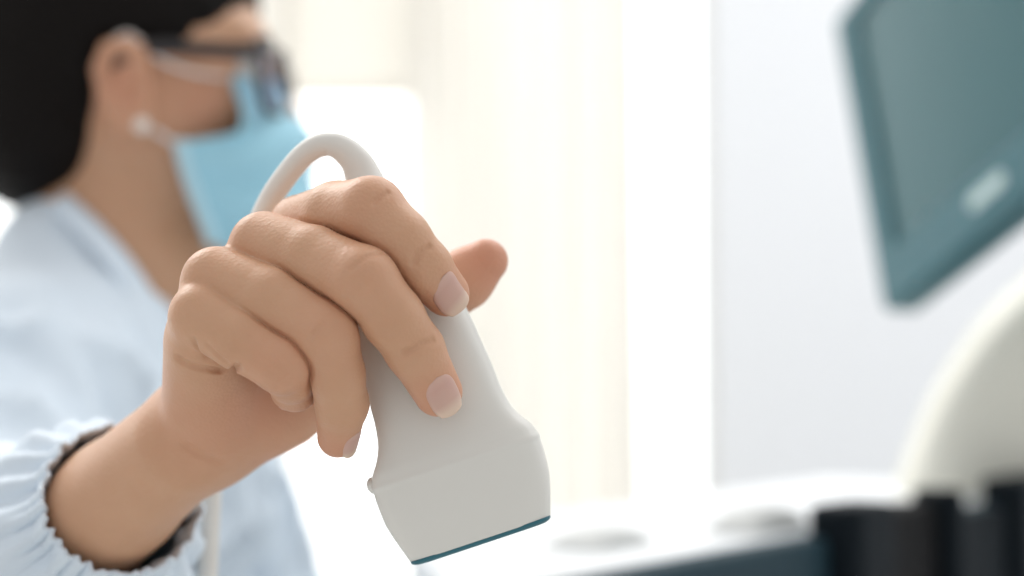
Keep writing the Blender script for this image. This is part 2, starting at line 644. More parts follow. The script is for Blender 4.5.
def ears(P):
    d = None
    for s in (-1, 1):
        sc = ZM / (ZM + s * 78)
        def E(px, py, dz):
            p = cp(px, py, ZM - 78); p[2] = ZM
            p = p + np.array([0, 0, s * (72 + dz)])
            return p
        rim = [E(146, 66, 2), E(143, 53, 6), E(129, 46, 10), E(112, 51, 14), E(104, 70, 15), E(105, 92, 13), E(113, 113, 9), E(126, 127, 6), E(140, 128, 3), E(145, 113, 2)]
        q = chain(P, rim, [4, 4.2, 4.6, 4.6, 4.4, 4.2, 4.4, 6, 6, 5], 3)
        q = smin(q, ell(P, E(126, 88, 3), (14, 25, 7)), 4)
        q = smax(q, -ell(P, E(131, 90, 12), (8, 13, 8)), 4)
        q = smin(q, seg(P, E(145, 88, 2), E(145, 96, 2), 5, 5), 3)
        d = q if d is None else np.minimum(d, q)
    return d


def body(P):
    d = smin(head(P), ears(P), 4)
    d = smin(d, torso(P), 30)
    d = smin(d, smin(arms(P), forearm(P), 20), 25)
    d = smin(d, legs(P), 30)
    for k in (0, 1):
        d = smin(d, seg(P, ANK[k] + [0, -30, 0], ANK[k] + [150, -52, 0], 34, 24), 12)
    # the other hand, resting on her thigh
    fw = np.array([.9, -.42, -.1]); fw /= np.linalg.norm(fw)
    d = smin(d, seg(P, WR2, WR2 + fw * 75, 22, 26), 10)
    for i in range(4):
        b0 = WR2 + fw * 70 + np.array([0, 0, -27 + 18 * i]); ln = (62, 74, 70, 52)[i]
        d = smin(d, chain(P, [b0, b0 + fw * ln * .5, b0 + fw * ln * .95 + np.array([0, -16, 0])], [9.5, 8.5, 7], 3), 2)
    b0 = WR2 + fw * 30 + np.array([0, 0, -24])
    d = smin(d, chain(P, [b0, b0 + fw * 30 + np.array([0, 0, -22]), b0 + fw * 58 + np.array([0, -6, -26])], [12, 10, 8], 4), 4)
    return d


def body_cut(P):
    return body(P)


lo = np.array([-420, -1095, 480.0]); hi = np.array([285, 290, 1210.0])
BV, BF = isosurface(body, lo, hi, 5.0, B=8, project=2)
keepb = (((BV - CUTP) @ AXIS) > 6.0) | (np.linalg.norm(BV - CUTP, axis=1) > 260)
BF = BF[keepb[BF].all(1)]

# finer head surface is not needed: it is far out of focus
flush_pts = [(FING['index'][0][2], 9, .55), (FING['middle'][0][2], 9, .5), (FING['ring'][0][2], 9, .5), (FING['pinky'][0][2], 9, .6),
             (FING['index'][0][5], 9, .75), (FING['middle'][0][5], 10, .8), (FING['ring'][0][5], 9, .8), (FING['pinky'][0][4], 9, .5),
             (THUMB[0][6], 14, 1.0), (THUMB[0][5], 12, .8), (FING['middle'][0][4], 6, .3), (FING['index'][0][4], 6, .35),
             (FING['index'][0][0], 9, .25), (FING['middle'][0][0], 9, .3), (FING['ring'][0][0], 9, .2), (H(225, 400, 24), 20, .55), (H(265, 385, 30), 22, .6), (B_(205, 105, -58), 30, .55), (B_(118, 84, -78), 30, .6),
             (H(275, 430, 40), 18, .35)]

person = empty('person', w([-300, -1055, 950]) * [1, 1, 0],
               'person in pale blue gown, face mask and glasses holding an ultrasound probe', 'person')


def build_body():
    bm = bmesh.new()
    og = ORIGIN['person']
    lay = bm.verts.layers.float.new('flush')
    def add(V, F):
        used = np.unique(F)
        W = w(V) - og
        fl = np.zeros(len(V))
        for p, r, a in flush_pts:
            fl = np.maximum(fl, a * np.exp(-((V - p) ** 2).sum(1) / (r * r)))
        vs = {}
        for i in used:
            v = bm.verts.new(W[i]); v[lay] = float(fl[i]); vs[i] = v
        for q in F:
            try: bm.faces.new([vs[i] for i in q])
            except ValueError: pass
    add(HV, HF); 
    n1 = len(bm.verts)
    add(BV, BF)
    bm.normal_update()
    # drop scraps, then bridge the two open rims inside the sleeve
    b = [e for e in bm.edges if e.is_boundary]
    try:
        bmesh.ops.bridge_loops(bm, edges=b)
    except Exception as ex:
        print('bridge failed', ex)
    bmesh.ops.recalc_face_normals(bm, faces=bm.faces)
    me = bpy.data.meshes.new('body')
    bm.to_mesh(me); bm.free()
    me.materials.append(M['skin'])
    me.polygons.foreach_set('use_smooth', [True] * len(me.polygons))
    o = bpy.data.objects.new('body', me); COL.objects.link(o); o.parent = person
    return o


body_o = build_body()


# ------------------------------------------------------------------ fingernails
def nail(px, py, direction, normal, length=11.0, width=9.6, shift=0.0, lift=0.10, point=None):
    n = np.array(normal, float); n /= np.linalg.norm(n)
    t = np.array(direction, float); t -= n * t.dot(n); t /= np.linalg.norm(t)
    b = np.cross(n, t)
    c = hit(px, py) if point is None else np.array(point, float)
    # land on the skin along the nail's own normal
    us = np.linspace(-.42, .42, 9) * width; vs = np.linspace(-.5, .22, 9) * length
    U, Vv = np.meshgrid(us, vs)
    q = c + U.reshape(-1, 1) * b + Vv.reshape(-1, 1) * t + n * 6
    hgt = np.full(len(q), 6.0)
    for _ in range(60):
        d = hand_raw(q)
        q = q - n * (d * .8)[:, None]; hgt -= d * .8
    ok = np.abs(hgt) < 5
    A = np.stack([np.ones(ok.sum()), U.ravel()[ok], Vv.ravel()[ok], U.ravel()[ok] ** 2, Vv.ravel()[ok] ** 2], 1)
    co = np.linalg.lstsq(A, hgt[ok], rcond=None)[0]
    nu, nv = 17, 21
    V, F, al = [], [], []
    for top in (1, 0):
        for j in range(nv):
            for i in range(nu):
                a = -1 + 2 * i / (nu - 1); s = -1 + 2 * j / (nv - 1)
                # rounded cuticle, squared-off free edge
                hw = (1 - abs(min(s + .25, 0) / .75) ** 2.6) ** .5 if s < -.25 else 1.0
                hw *= 1.0 - .26 * max(0, s) ** 2
                hw = max(hw, .05)
                u = a * hw * width / 2
                v = s * length / 2 - (0.9 * a * a if s > 0 else 0) * max(0, s) ** 2
                ue = u
                z = co[0] + co[1] * ue + co[2] * v + co[3] * ue * ue * 1.0 + max(co[4], -.03) * v * v
                edge = min(1.0, (1 - abs(a)) * 5, (1 + s) * 5)
                z += lift + (0.22 * edge if top else -.5)
                V.append(c + b * u + t * v + n * z); al.append((s + 1) / 2)
    for j in range(nv - 1):
        for i in range(nu - 1):
            a = j * nu + i
            F.append((a, a + 1, a + nu + 1, a + nu))
            o = nu * nv
            F.append((o + a, o + a + nu, o + a + nu + 1, o + a + 1))
    o = nu * nv
    for j in range(nv - 1):
        F.append((j * nu, (j + 1) * nu, o + (j + 1) * nu, o + j * nu))
        F.append((j * nu + nu - 1, o + j * nu + nu - 1, o + (j + 1) * nu + nu - 1, (j + 1) * nu + nu - 1))
    for i in range(nu - 1):
        F.append((i, o + i, o + i + 1, i + 1))
        k = (nv - 1) * nu + i
        F.append((k, k + 1, o + k + 1, o + k))
    ob = obj('fingernail', w(np.array(V)), F, M['nail'], body_o)
    at = ob.data.attributes.new('along', 'FLOAT', 'POINT')
    at.data.foreach_set('value', al)
    return ob


def axis_of(k): return FING[k][0][5] - FING[k][0][4]


nail(453, 293, axis_of('index'), (.52, .30, -.80), 11.6, 8.2)
nail(446, 396, axis_of('middle'), (.38, .12, -.92), 12.0, 9.0)
nail(347, 446, axis_of('ring'), (.80, -.28, -.50), 9.5, 6.6, point=FING['ring'][0][5] + np.array([.78, -.3, -.5]) * 5.5)
nail(288, 408, axis_of('pinky'), (.1, -.92, -.35), 7.5, 6, point=FING['pinky'][0][5] + np.array([.1, -.92, -.35]) * 5)
nail(500, 252, THUMB[0][6] - THUMB[0][5], (.40, .28, .87), 9, 9, point=THUMB[0][6] * .7 + THUMB[0][5] * .3 + np.array([.4, .28, .87]) * 7)

# ------------------------------------------------------------------ hair
HAIRCUT = np.array([B_(x, y, -72)[:2] for x, y in ((252, -40), (226, 2), (200, 27), (176, 50), (166, 74), (157, 62), (150, 44), (135, 36), (114, 36),
                                                (100, 50), (95, 85), (97, 126), (100, 170), (84, 194), (60, 218), (50, 320), (420, 320), (420, -40))])


def hair(P):
    d = ell(P, B_(106, 18), (104, 104, 86))
    d = smin(d, ell(P, B_(28, 110), (62, 60, 60)), 30)
    d = smin(d, ell(P, B_(60, 90), (50, 60, 68)), 20)
    d = smin(d, ell(P, B_(58, 138, 0), (50, 52, 80)), 20)
    cut = poly2d(P[:, :2], HAIRCUT)
    return smax(d, -cut, 8)


V, F = isosurface(hair, [-460, -20, 840], [-120, 300, 1070], 5.0)
# fine strands run back from the hairline
Wv = []
for p in V:
    r = noise.noise(Vector((p[0] * .012, p[1] * .12, p[2] * .12)))
    Wv.append(1.8 * r)
g = grad(hair, V, 2.0)
hair_o = obj('hair', w(V + g * np.array(Wv)[:, None]), F, M['hair'], person)

# eyes, brows
for s in (-1, 1):
    c = B_(253, 70, s * 33)
    e = obj('eye', w(np.array(uv_sphere_vf(c, 12)[0])), uv_sphere_vf(c, 12)[1], M['eye'], person)
    v, f = uv_sphere_vf(c + [8.2, 0, 0], (4.6, 6, 6)); obj('iris', w(np.array(v)), f, M['iris'], e)
    v, f = tube_vf(catmull([B_(268, 47, s * 14), B_(268, 40, s * 30), B_(258, 42, s * 47)], 6), 3.0, 8)
    obj('eyebrow', w(np.array(v)), f, M['hair'], person)

# ------------------------------------------------------------------ gown
def gown(P):
    d = smin(torso(P, 9), arms(P, 17), 26)
    d = smin(d, legs_top(P), 60)
    return d


def legs_top(P):
    d = None
    for k, z in ((0, 885), (1, 1015)):
        h = np.array([-290, -515, z])
        s = seg(P, h, h * .25 + KN[k] * .75, 100, 88)
        d = s if d is None else smin(d, s, 60)
    return d


NECKLINE = [(40, 186), (68, 196), (100, 226), (131, 262), (156, 302), (168, 345), (174, 392)]
NECKPOLY = np.array([cp(x, y, 890)[:2] for x, y in NECKLINE + [(300, 392), (300, 60), (40, 60)]])
def gown_open(P): return smax(gown(P), -poly2d(P[:, :2], NECKPOLY), 3)
V, F = isosurface(gown_open, [-470, -690, 500], [140, 90, 1240], 6.0)
n = grad(gown, V, 3.0)
disp = []
for p in V:
    q = Vector((p[0] * .016 + p[1] * .010, p[1] * .007 - p[0] * .006, p[2] * .014))
    r = noise.noise(q) * 11 + noise.noise(q * 2.3 + Vector((7, 1, 3))) * 5 + noise.noise(q * 5.1) * 1.6
    ridge = (1 - abs(noise.noise(q * 1.3 + Vector((3, 9, 2))))) ** 4 * 9
    fold = math.sin(p[0] * .075 + p[1] * .012 + 3 * noise.noise(q * .6)) * 3.5
    disp.append(min(1, max(0, -p[1] / 40 + .4)) * (r * 1.3 + ridge * 1.7 + fold * 1.4) - 2)
V = V + n * np.maximum(np.array(disp), -4.5)[:, None]
gown_o = obj('gown', w(V), F, M['gown'], person)

# collar band lying round the neck
line = catmull([np.array(p, float) for p in NECKLINE[1:]], 5)
tang = np.gradient(line, axis=0); tang /= np.linalg.norm(tang, axis=1)[:, None]
nrm2 = np.stack([-tang[:, 1], tang[:, 0]], 1)                        # away from the neck
V, F = [], []
cols = [0, 5, 11, 17, 23]
for p, q in zip(line, nrm2):
    for k_, c_ in enumerate(cols):
        a = hit(*(p + q * (c_ + 1)), f=gown, start=640)
        V.append(a + np.array([0, 2.0, -4.5 if k_ not in (0, 4) else -2.0]))
ns = len(cols)
for i in range(len(line) - 1):
    for j in range(ns - 1):
        F.append((i * ns + j, i * ns + j + 1, (i + 1) * ns + j + 1, (i + 1) * ns + j))
V = np.array(V)
for sgn in (0, 1):
    VV = V.copy()
    if sgn: VV[:, 2] = 2 * ZM - VV[:, 2]
    c_o = obj('collar', w(VV), F, M['collar'], gown_o)
    so = c_o.modifiers.new('cloth', 'SOLIDIFY'); so.thickness = .003; so.offset = 0

# sleeve with a gathered elastic cuff
CUFF0 = WRIST + AXIS * 42 + np.array([-.69, .72, 0]) * 1.5
def sleeve_r(s, th):
    base = np.interp(s, [0, 5, 9, 14, 22, 40, 70, 120, 200], [25.2, 24.8, 24.8, 28.0, 35, 42, 52, 60, 62])
    return base


V, F = [], []
nth, ss = 240, np.concatenate([np.linspace(0, 16, 17), np.linspace(18, 60, 22), np.linspace(65, 192, 18)])
ph = rng.rand(12) * 6.28
for si, s in enumerate(ss):
    for j in range(nth):
        th = 2 * math.pi * j / nth
        r = float(sleeve_r(s, th))
        gath = math.exp(-((s - 8) / 9) ** 2)
        fr = (math.sin(26 * th + ph[0] + 1.3 * math.sin(3 * th + ph[1])) * .6 + .6 * math.sin(41 * th + ph[2] + 1.1 * math.sin(5 * th)))
        r += 1.15 * gath * fr
        pleat = math.exp(-((s - 22) / 18) ** 2)
        r += 1.9 * pleat * math.sin(17 * th + ph[3] + 1.6 * math.sin(2 * th + ph[4]) + s * .02)
        q = Vector((math.cos(th) * 2.2, math.sin(th) * 2.2, s * .035))
        r += min(s / 25, 1) * (noise.noise(q) * 5 + noise.noise(q * 2.2) * 2.5)
        r += .5 * noise.noise(Vector((math.cos(th) * 14, math.sin(th) * 14, s * .35)))
        so = s + (.7 * math.sin(37 * th + ph[5] + math.sin(4 * th)) + .8 * noise.noise(Vector((math.cos(th) * 9, math.sin(th) * 9, 3)))) * math.exp(-s / 4)
        V.append(CUFF0 + AXIS * so + r * (math.cos(th) * SIDE * 1.0 + math.sin(th) * DEEP * 1.2))
for i in range(len(ss) - 1):
    for j in range(nth):
        k = (j + 1) % nth
        F.append((i * nth + j, i * nth + k, (i + 1) * nth + k, (i + 1) * nth + j))
slv = obj('sleeve', w(np.array(V)), F, M['gown'], gown_o)
so = slv.modifiers.new('cloth', 'SOLIDIFY'); so.thickness = 0.0012; so.offset = 1

# trousers below the hem
def trous(P): return legs(P, 9)
V, F = isosurface(trous, [-400, -1000, 730], [220, -380, 1190], 9.0)
obj('trousers', w(V), F, M['trousers'], person)
for k in (0, 1):
    v, f = isosurface(lambda P: smax(smin(seg(P, ANK[k] + [-8, -22, 0], ANK[k] + [150, -46, 0], 44, 34), seg(P, ANK[k] + [-20, -40, 0], ANK[k] + [0, -40, 0], 40, 40), 15),
                                     -(P[:, 1] - (ANK[k][1] - 72)), 6), ANK[k] + [-90, -110, -70], ANK[k] + [210, 60, 70], 6.0)
    obj('shoe', w(v), f, M['console'], person)

# ------------------------------------------------------------------ face mask
rows = [
    [(264, 76, 0), (230, 76, -46), (236, 130, -64), (181, 142, -66)],
    [(296, 108, 0), (268, 112, -42), (246, 150, -63), (183, 156, -68)],
    [(314, 150, 0), (291, 160, -34), (250, 180, -58), (190, 180, -66)],
    [(313, 190, 0), (291, 203, -33), (256, 214, -54), (200, 208, -62)],
    [(290, 222, 0), (275, 230, -30), (250, 238, -48), (208, 228, -58)],
    [(262, 240, 0), (252, 246, -26), (236, 250, -42), (213, 242, -54)],
]
grid = []
for r in rows:
    right = [B_(*p) for p in r]
    left = [np.array([p[0], p[1], 2 * ZM - p[2]]) for p in right[:0:-1]]
    grid.append(catmull(left + right, 6))
grid = np.array(grid)
fine = np.array([catmull(grid[:, j], 6) for j in range(grid.shape[1])]).transpose(1, 0, 2)
nr, ncol = fine.shape[:2]
V = fine.copy()
for i in range(nr):
    for j in range(ncol):
        s = abs(j / (ncol - 1) * 2 - 1)
        amp = 5.5 * (1 - s ** 6)
        ph_ = i / (nr - 1)
        V[i, j] += np.array([.8, .2, -.5]) * amp * (math.sin(ph_ * 2 * math.pi * 3.4 + s * 2.2) ** 3)
F = [(i * ncol + j, i * ncol + j + 1, (i + 1) * ncol + j + 1, (i + 1) * ncol + j) for i in range(nr - 1) for j in range(ncol - 1)]
mask_o = obj('face_mask', w(V.reshape(-1, 3)), F, M['mask'], person)
sm = mask_o.modifiers.new('cloth', 'SOLIDIFY'); sm.thickness = .0016; sm.offset = 0
for j in (0, ncol - 1):
    v, f = tube_vf(V[:, j], 4.6, 8)
    obj('side_seam', w(np.array(v)), f, M['mask_edge'], mask_o)
for s, j in ((-1, ncol - 1), (1, 0)):
    a = V[0, j]; b = V[-1, j]
    ear_t = B_(128, 34, s * 80); ear_b = B_(100, 90, s * 84); ear_l = B_(112, 128, s * 78)
    v, f = tube_vf(catmull([B_(231, 78, s * 48), B_(192, 72, s * 68), B_(158, 58, s * 77), ear_t, B_(104, 50, s * 86)], 8), 1.3, 8)
    obj('ear_loop', w(np.array(v)), f, M['elastic'], mask_o)
    v, f = tube_vf(catmull([a + [0, -4, 0], B_(160, 134, s * 70), B_(140, 126, s * 74), B_(118, 134, s * 78)], 8), 1.6, 8)
    obj('ear_loop', w(np.array(v)), f, M['elastic'], mask_o)

# ------------------------------------------------------------------ glasses, earring
gl = []
def roundrect(cx, cy, a, b, r, n=6):
    out = []
    for (sx, sy, st) in ((1, 1, 0), (-1, 1, 90), (-1, -1, 180), (1, -1, 270)):
        for k in range(n + 1):
            t = math.radians(st + 90 * k / n)
            out.append((cx + sx * (a - r) + r * math.cos(t), cy + sy * (b - r) + r * math.sin(t)))
    return out


GX = B_(277, 72)[0] + 6; GY = 133.0
frames = []
for s in (-1, 1):
    pts = [np.array([GX - .10 * abs(z - ZM) - .14 * (y - GY), y, z]) for z, y in roundrect(ZM + s * 34, GY, 27, 20, 9)]
    path = np.array(pts + [pts[0], pts[1]])
    frames.append(tube_vf(path, 3.0, 10, cap=False))
bridge = tube_vf(catmull([np.array([GX - .7, GY + 5, ZM - 8]), np.array([GX + 1, GY + 8, ZM]), np.array([GX - .7, GY + 5, ZM + 8])], 5), 2.2, 8)
v, f = merge(*frames, bridge)
gl_o = obj('glasses', w(np.array(v)), f, M['spectacle'], person)
for s in (-1, 1):
    pts = [np.array([GX - .10 * abs(z - ZM) - .14 * (y - GY) + .6, y, z]) for z, y in roundrect(ZM + s * 34, GY, 26, 19, 9)]
    back = [p - [1.4, 0, 0] for p in pts]
    n_ = len(pts)
    f = [tuple(range(n_)), tuple(range(2 * n_ - 1, n_ - 1, -1))] + [(i, (i + 1) % n_, n_ + (i + 1) % n_, n_ + i) for i in range(n_)]
    obj('lens', w(np.array(pts + back)), f, M['lens'], gl_o, smooth=False)
    a0 = np.array([GX - 6, GY + 14, ZM + s * 62]); a1 = np.array([GX - 22, GY + 13, ZM + s * 74]); a2 = B_(150, 48, s * 78); a3 = B_(110, 62, s * 80)
    v, f = tube_vf(catmull([a0, a1, a2, a3], 8), 1.0, section=[(1.8 * x, 4.6 * y) for x, y in roundrect(0, 0, 1, 1, .4, 3)])
    obj('temple', w(np.array(v)), f, M['spectacle'], gl_o)
v, f = uv_sphere_vf(B_(146, 126, -84) + np.array([-1.5, 0, -4]), 4.8)
obj('earring', w(np.array(v)), f, M['pearl'], person)

# ================================================================== ULTRASOUND PROBE
PO = cp(481, 538, 413.5)
PU = np.array([.949, .315, 0]); PA = np.array([-.315, .949, 0.0]); PN = np.array([0, 0, 1.0])
tilt = math.radians(5)
PA2 = PA * math.cos(tilt) + PN * math.sin(tilt); PN2 = PN * math.cos(tilt) - PA * math.sin(tilt)


def PW(u, a, n): return w(PO + PU * u + PA2 * a + PN2 * n)


probe = empty('ultrasound_probe', PW(0, 0, 0), 'ivory handheld ultrasound probe with teal lens, gripped in the raised hand', 'ultrasound probe')
pa = [0.1, 2.0, 6, 12, 18, 21.5, 24, 27, 30, 33, 36, 41, 47, 55, 62, 70, 80, 88, 94, 98, 101, 103.5]
pw_ = [21.4, 22.0, 23.3, 24.9, 25.4, 25.4, 25.2, 24.2, 22.2, 20.7, 19.8, 19.1, 18.8, 18.0, 17.3, 16.0, 13.6, 11.4, 9.6, 8.3, 7.2, 6.0]
pt_ = [8.6, 8.9, 9.5, 10.3, 10.9, 11.2, 11.2, 11.0, 10.6, 10.4, 10.3, 10.3, 10.4, 10.5, 10.4, 10.2, 9.6, 8.8, 8.0, 7.4, 6.8, 6.0]
pe_ = np.interp(pa, [0, 25, 45, 80, 118], [4.2, 4.0, 3.2, 2.5, 2.0])
A = catmull(np.stack([pa, pw_, pt_, pe_], 1), 4)
NS = 64
V, F = [], []
for a, ww, tt, ee in A:
    for j in range(NS):
        th = 2 * math.pi * j / NS
        c, s = math.cos(th), math.sin(th)
        rr = (abs(c) ** ee + abs(s) ** ee) ** (-1 / ee)
        # raised parting ridge across the shoulder of the head
        rid = .28 * math.exp(-((a - 23.2 - .0 * c) / .8) ** 2)
        bow = -1.2 * (c * rr) ** 2 * max(0, 1 - a / 10)          # slightly rounded foot
        V.append(PW((ww + rid) * c * rr, a + bow * 0, (tt + rid) * s * rr))
n = len(A)
for i in range(n - 1):
    for j in range(NS):
        k = (j + 1) % NS
        F.append((i * NS + j, i * NS + k, (i + 1) * NS + k, (i + 1) * NS + j))
F.append(tuple(range(NS))); F.append(tuple((n - 1) * NS + j for j in range(NS)))
housing = obj('housing', V, F, M['probe'], probe)
# lens strip
V, F = [], []
prof = [(-1.3, .80), (-.9, .93), (-.5, .985), (-.1, 1.0), (.3, 1.0)]
for a, sc in prof:
    for j in range(NS):
        th = 2 * math.pi * j / NS
        c, s = math.cos(th), math.sin(th); ee = 5
        rr = (abs(c) ** ee + abs(s) ** ee) ** (-1 / ee)
        V.append(PW((21.3 - (1 - sc) * 8) * c * rr, a, (8.5 - (1 - sc) * 8) * s * rr))
for i in range(len(prof) - 1):
    for j in range(NS):
        k = (j + 1) % NS
        F.append((i * NS + j, i * NS + k, (i + 1) * NS + k, (i + 1) * NS + j))
F.append(tuple(range(NS))); F.append(tuple((len(prof) - 1) * NS + j for j in range(NS)))
obj('lens_strip', V, F, M['probe_lens'], probe)
v, f = uv_sphere_vf(PO + PU * -25.2 + PA2 * 24.2, (1.9, 2.6, 4.2), 16, 10, [PU, PA2, PN2])
obj('orientation_marker', w(np.array(v)), f, M['probe'], probe)
PLUG = (np.array([0.031 + .611 * .425 - .792 * .12, .75 + .792 * .425 + .611 * .12, .74]) - CAM) @ BASIS.T * 1000
PLUGD = np.array([.611, .792, 0]) @ BASIS.T
def kpm(a, n, z): return (np.array([.031 + .611 * a - .792 * n, .75 + .792 * a + .611 * n, z]) - CAM) @ BASIS.T * 1000
# cable: out of the tail, over the knuckles, down behind the hand
tail = PO + PA2 * 98
cab = [tail, cp(366, 184, 426), cp(354, 159, 426), cp(334, 145, 426), cp(312, 149, 428), cp(290, 171, 433), cp(266, 208, 442), cp(246, 262, 462), cp(229, 350, 494),
       cp(216, 430, 508), cp(211, 500, 511), cp(207, 590, 511), cp(205, 680, 514), cp(225, 800, 540), kpm(-.03, .09, .715), kpm(.12, .10, .69), kpm(.28, .115, .70), PLUG - PLUGD * 40, PLUG]
path = catmull(cab, 10)
rad = np.interp(np.arange(len(path)), [0, 10, 20, 32, len(path)], [6.6, 5.9, 4.6, 3.6, 3.5])
v, f = tube_vf(path, rad, 24)
obj('cable', w(np.array(v)), f, M['cable'], probe)
v, f = tube_vf([PLUG - PLUGD * 4, PLUG, PLUG + PLUGD * 9], [6, 12, 12], section=roundrect(0, 0, 1, 1.6, .35, 4))
obj('connector', w(np.array(v)), f, M['cable'], probe)

# ================================================================== MONITOR
P1 = cp(882, 314, 1200); E1 = cp(1024, 199, 1000) - P1; E1 /= np.linalg.norm(E1)
E2 = cp(848, 2, 1279) - P1; E2 -= E1 * E2.dot(E1); mh = np.linalg.norm(E2); E2 /= mh
EN = np.cross(E1, E2)
if EN @ (-P1) < 0: EN = -EN                                        # towards the viewer
MW_, MH_ = 420.0, mh


def MP(x, y, n): return w(P1 + E1 * x + E2 * y + EN * n)


def plate(pts, n0, n1, inset=0.0):
    k = len(pts)
    V = [MP(x, y, n0) for x, y in pts] + [MP(x, y, n1) for x, y in pts]
    F = [tuple(range(k)), tuple(range(2 * k - 1, k - 1, -1))] + [(i, (i + 1) % k, k + (i + 1) % k, k + i) for i in range(k)]
    return V, F


monitor = empty('monitor', MP(MW_ / 2, 0, -20), 'teal framed monitor with a dark glossy screen, tilted on its arm above the console', 'monitor')
outer = roundrect(MW_ / 2, MH_ / 2, MW_ / 2, MH_ / 2, 9, 6)
inner = roundrect(MW_ / 2, MH_ / 2 + 12, MW_ / 2 - 36, MH_ / 2 - 33, 4, 6)
k = len(outer)
lip = roundrect(MW_ / 2, MH_ / 2, MW_ / 2 - 5, MH_ / 2 - 5, 6, 6)
inl = roundrect(MW_ / 2, MH_ / 2 + 12, MW_ / 2 - 39, MH_ / 2 - 36, 4, 6)
rings = [[MP(x, y, -34) for x, y in lip], [MP(x, y, -28) for x, y in outer], [MP(x, y, -4) for x, y in outer], [MP(x, y, 0) for x, y in lip],
         [MP(x, y, 0) for x, y in inner], [MP(x, y, -6) for x, y in inl]]
V = [p for r in rings for p in r]
F = [tuple(range(k - 1, -1, -1))]
for r in range(len(rings) - 1):
    for i in range(k):
        j = (i + 1) % k
        F.append((r * k + i, r * k + j, (r + 1) * k + j, (r + 1) * k + i))
F.append(tuple((len(rings) - 1) * k + i for i in range(k)))
bz = obj('housing', V, F, M['teal'], monitor, smooth=False)
v, f = plate(inl, -5.9, -4.6)
obj('screen', v, f, M['screen'], monitor, smooth=False)
v, f = plate(roundrect(182, 26, 25, 6, 5.5, 6), -.5, 1.6)
bd = obj('badge', v, f, M['badge'], monitor, smooth=False)
v, f = plate(roundrect(MW_ / 2, MH_ / 2, 95, 70, 20, 6), -62, -33)
obj('back_cover', v, f, M['teal'], monitor, smooth=False)

# ================================================================== CONSOLE
DZ = 1.0 - 0.0994                                                   # deck height
K0 = np.array([.031, .75]); KE = np.array([.611, .792]); KN_ = np.array([-.792, .611])


def KP(a, n, z):
    q = K0 + KE * a + KN_ * n
    return np.array([q[0], q[1], z])


def prism(poly, z0, z1):
    k = len(poly)
    V = [KP(a, n, z0) for a, n in poly] + [KP(a, n, z1) for a, n in poly]
    F = [tuple(range(k)), tuple(range(2 * k - 1, k - 1, -1))] + [(i, (i + 1) % k, k + (i + 1) % k, k + i) for i in range(k)]
    return V, F


console = empty('ultrasound_console', KP(.45, .12, 0), 'white ultrasound machine console with navy side and probe slots, under the monitor', 'ultrasound machine')
deck = [(-.06, .012), (-.05, .05), (.10, .20), (.17, .24), (.85, .26), (.85, .012)]
v, f = prism(deck, DZ - .05, DZ)
bevel(obj('deck', v, f, M['console'], console, smooth=False), .010, 3)
v, f = prism([(.44, .05), (.44, .19), (.80, .22), (.80, .05)], .10, DZ - .05)
bevel(obj('cabinet', v, f, M['console'], console, smooth=False), .02, 3)
v, f = prism([(-.08, -.012), (-.08, .014), (.86, .014), (.86, -.012)], DZ - .16, DZ - .001)
bevel(obj('side_panel', v, f, M['fascia'], console, smooth=False), .006, 3)
for a0, a1, top in ((.281, .352, .020), (.462, .488, .021), (.618, .80, .021)):
    poly = roundrect((a0 + a1) / 2, -.014, (a1 - a0) / 2, .020, .012, 5)
    v, f = prism(poly, DZ - .17, DZ + top)
    bevel(obj('holder_post', v, f, M['navy'], console, smooth=False), .006, 3)
v, f = prism([(.345, -.018), (.345, .018), (.470, .018), (.470, -.018)], DZ - .16, DZ + .011)  # solid black block stands in for the shade inside the cup
bevel(obj('slot_fill', v, f, M['black'], console, smooth=False), .004, 2)
v, f = prism([(.480, -.020), (.480, .010), (.628, .010), (.628, -.020)], DZ - .16, DZ - .002)
bevel(obj('slot_fill', v, f, M['navy'], console, smooth=False), .004, 2)
for a0, a1, nn, hh in ((.10, .175, .075, .014), (.245, .335, .045, .019)):
    V, F = [], []
    na, nb = 21, 13
    for i in range(na):
        for j in range(nb):
            s = -1 + 2 * i / (na - 1); t = -1 + 2 * j / (nb - 1)
            z = hh * (max(0, 1 - abs(s) ** 3) ** .6) * (max(0, 1 - abs(t) ** 3) ** .6)
            V.append(KP((a0 + a1) / 2 + s * (a1 - a0) / 2, nn + t * .022, DZ - .002 + z))
    for i in range(na - 1):
        for j in range(nb - 1):
            q = i * nb + j
            F.append((q, q + 1, q + nb + 1, q + nb))
    rim = [i * nb for i in range(na)] + [(na - 1) * nb + j for j in range(1, nb)] + [i * nb + nb - 1 for i in range(na - 2, -1, -1)] + [j for j in range(nb - 2, 0, -1)]
    F.append(tuple(rim))
    obj('hand_rest', V, F, M['grip'], console)
# base and castors
v, f = prism([(.52, .02), (.52, .21), (.84, .24), (.84, .02)], .07, .13)
bevel(obj('base', v, f, M['navy'], console, smooth=False), .015, 3)
for a, nn in ((.56, .05), (.56, .18), (.78, .05), (.78, .21)):
    ax = np.array([[KE[0], KE[1], 0], [0, 0, 1], [KN_[0], KN_[1], 0]])
    v, f = tube_vf([KP(a, nn - .015, .0365), KP(a, nn + .015, .0365)], .036, 20)
    bevel(obj('castor_wheel', v, f, M['black'], console, smooth=False), .005, 2)
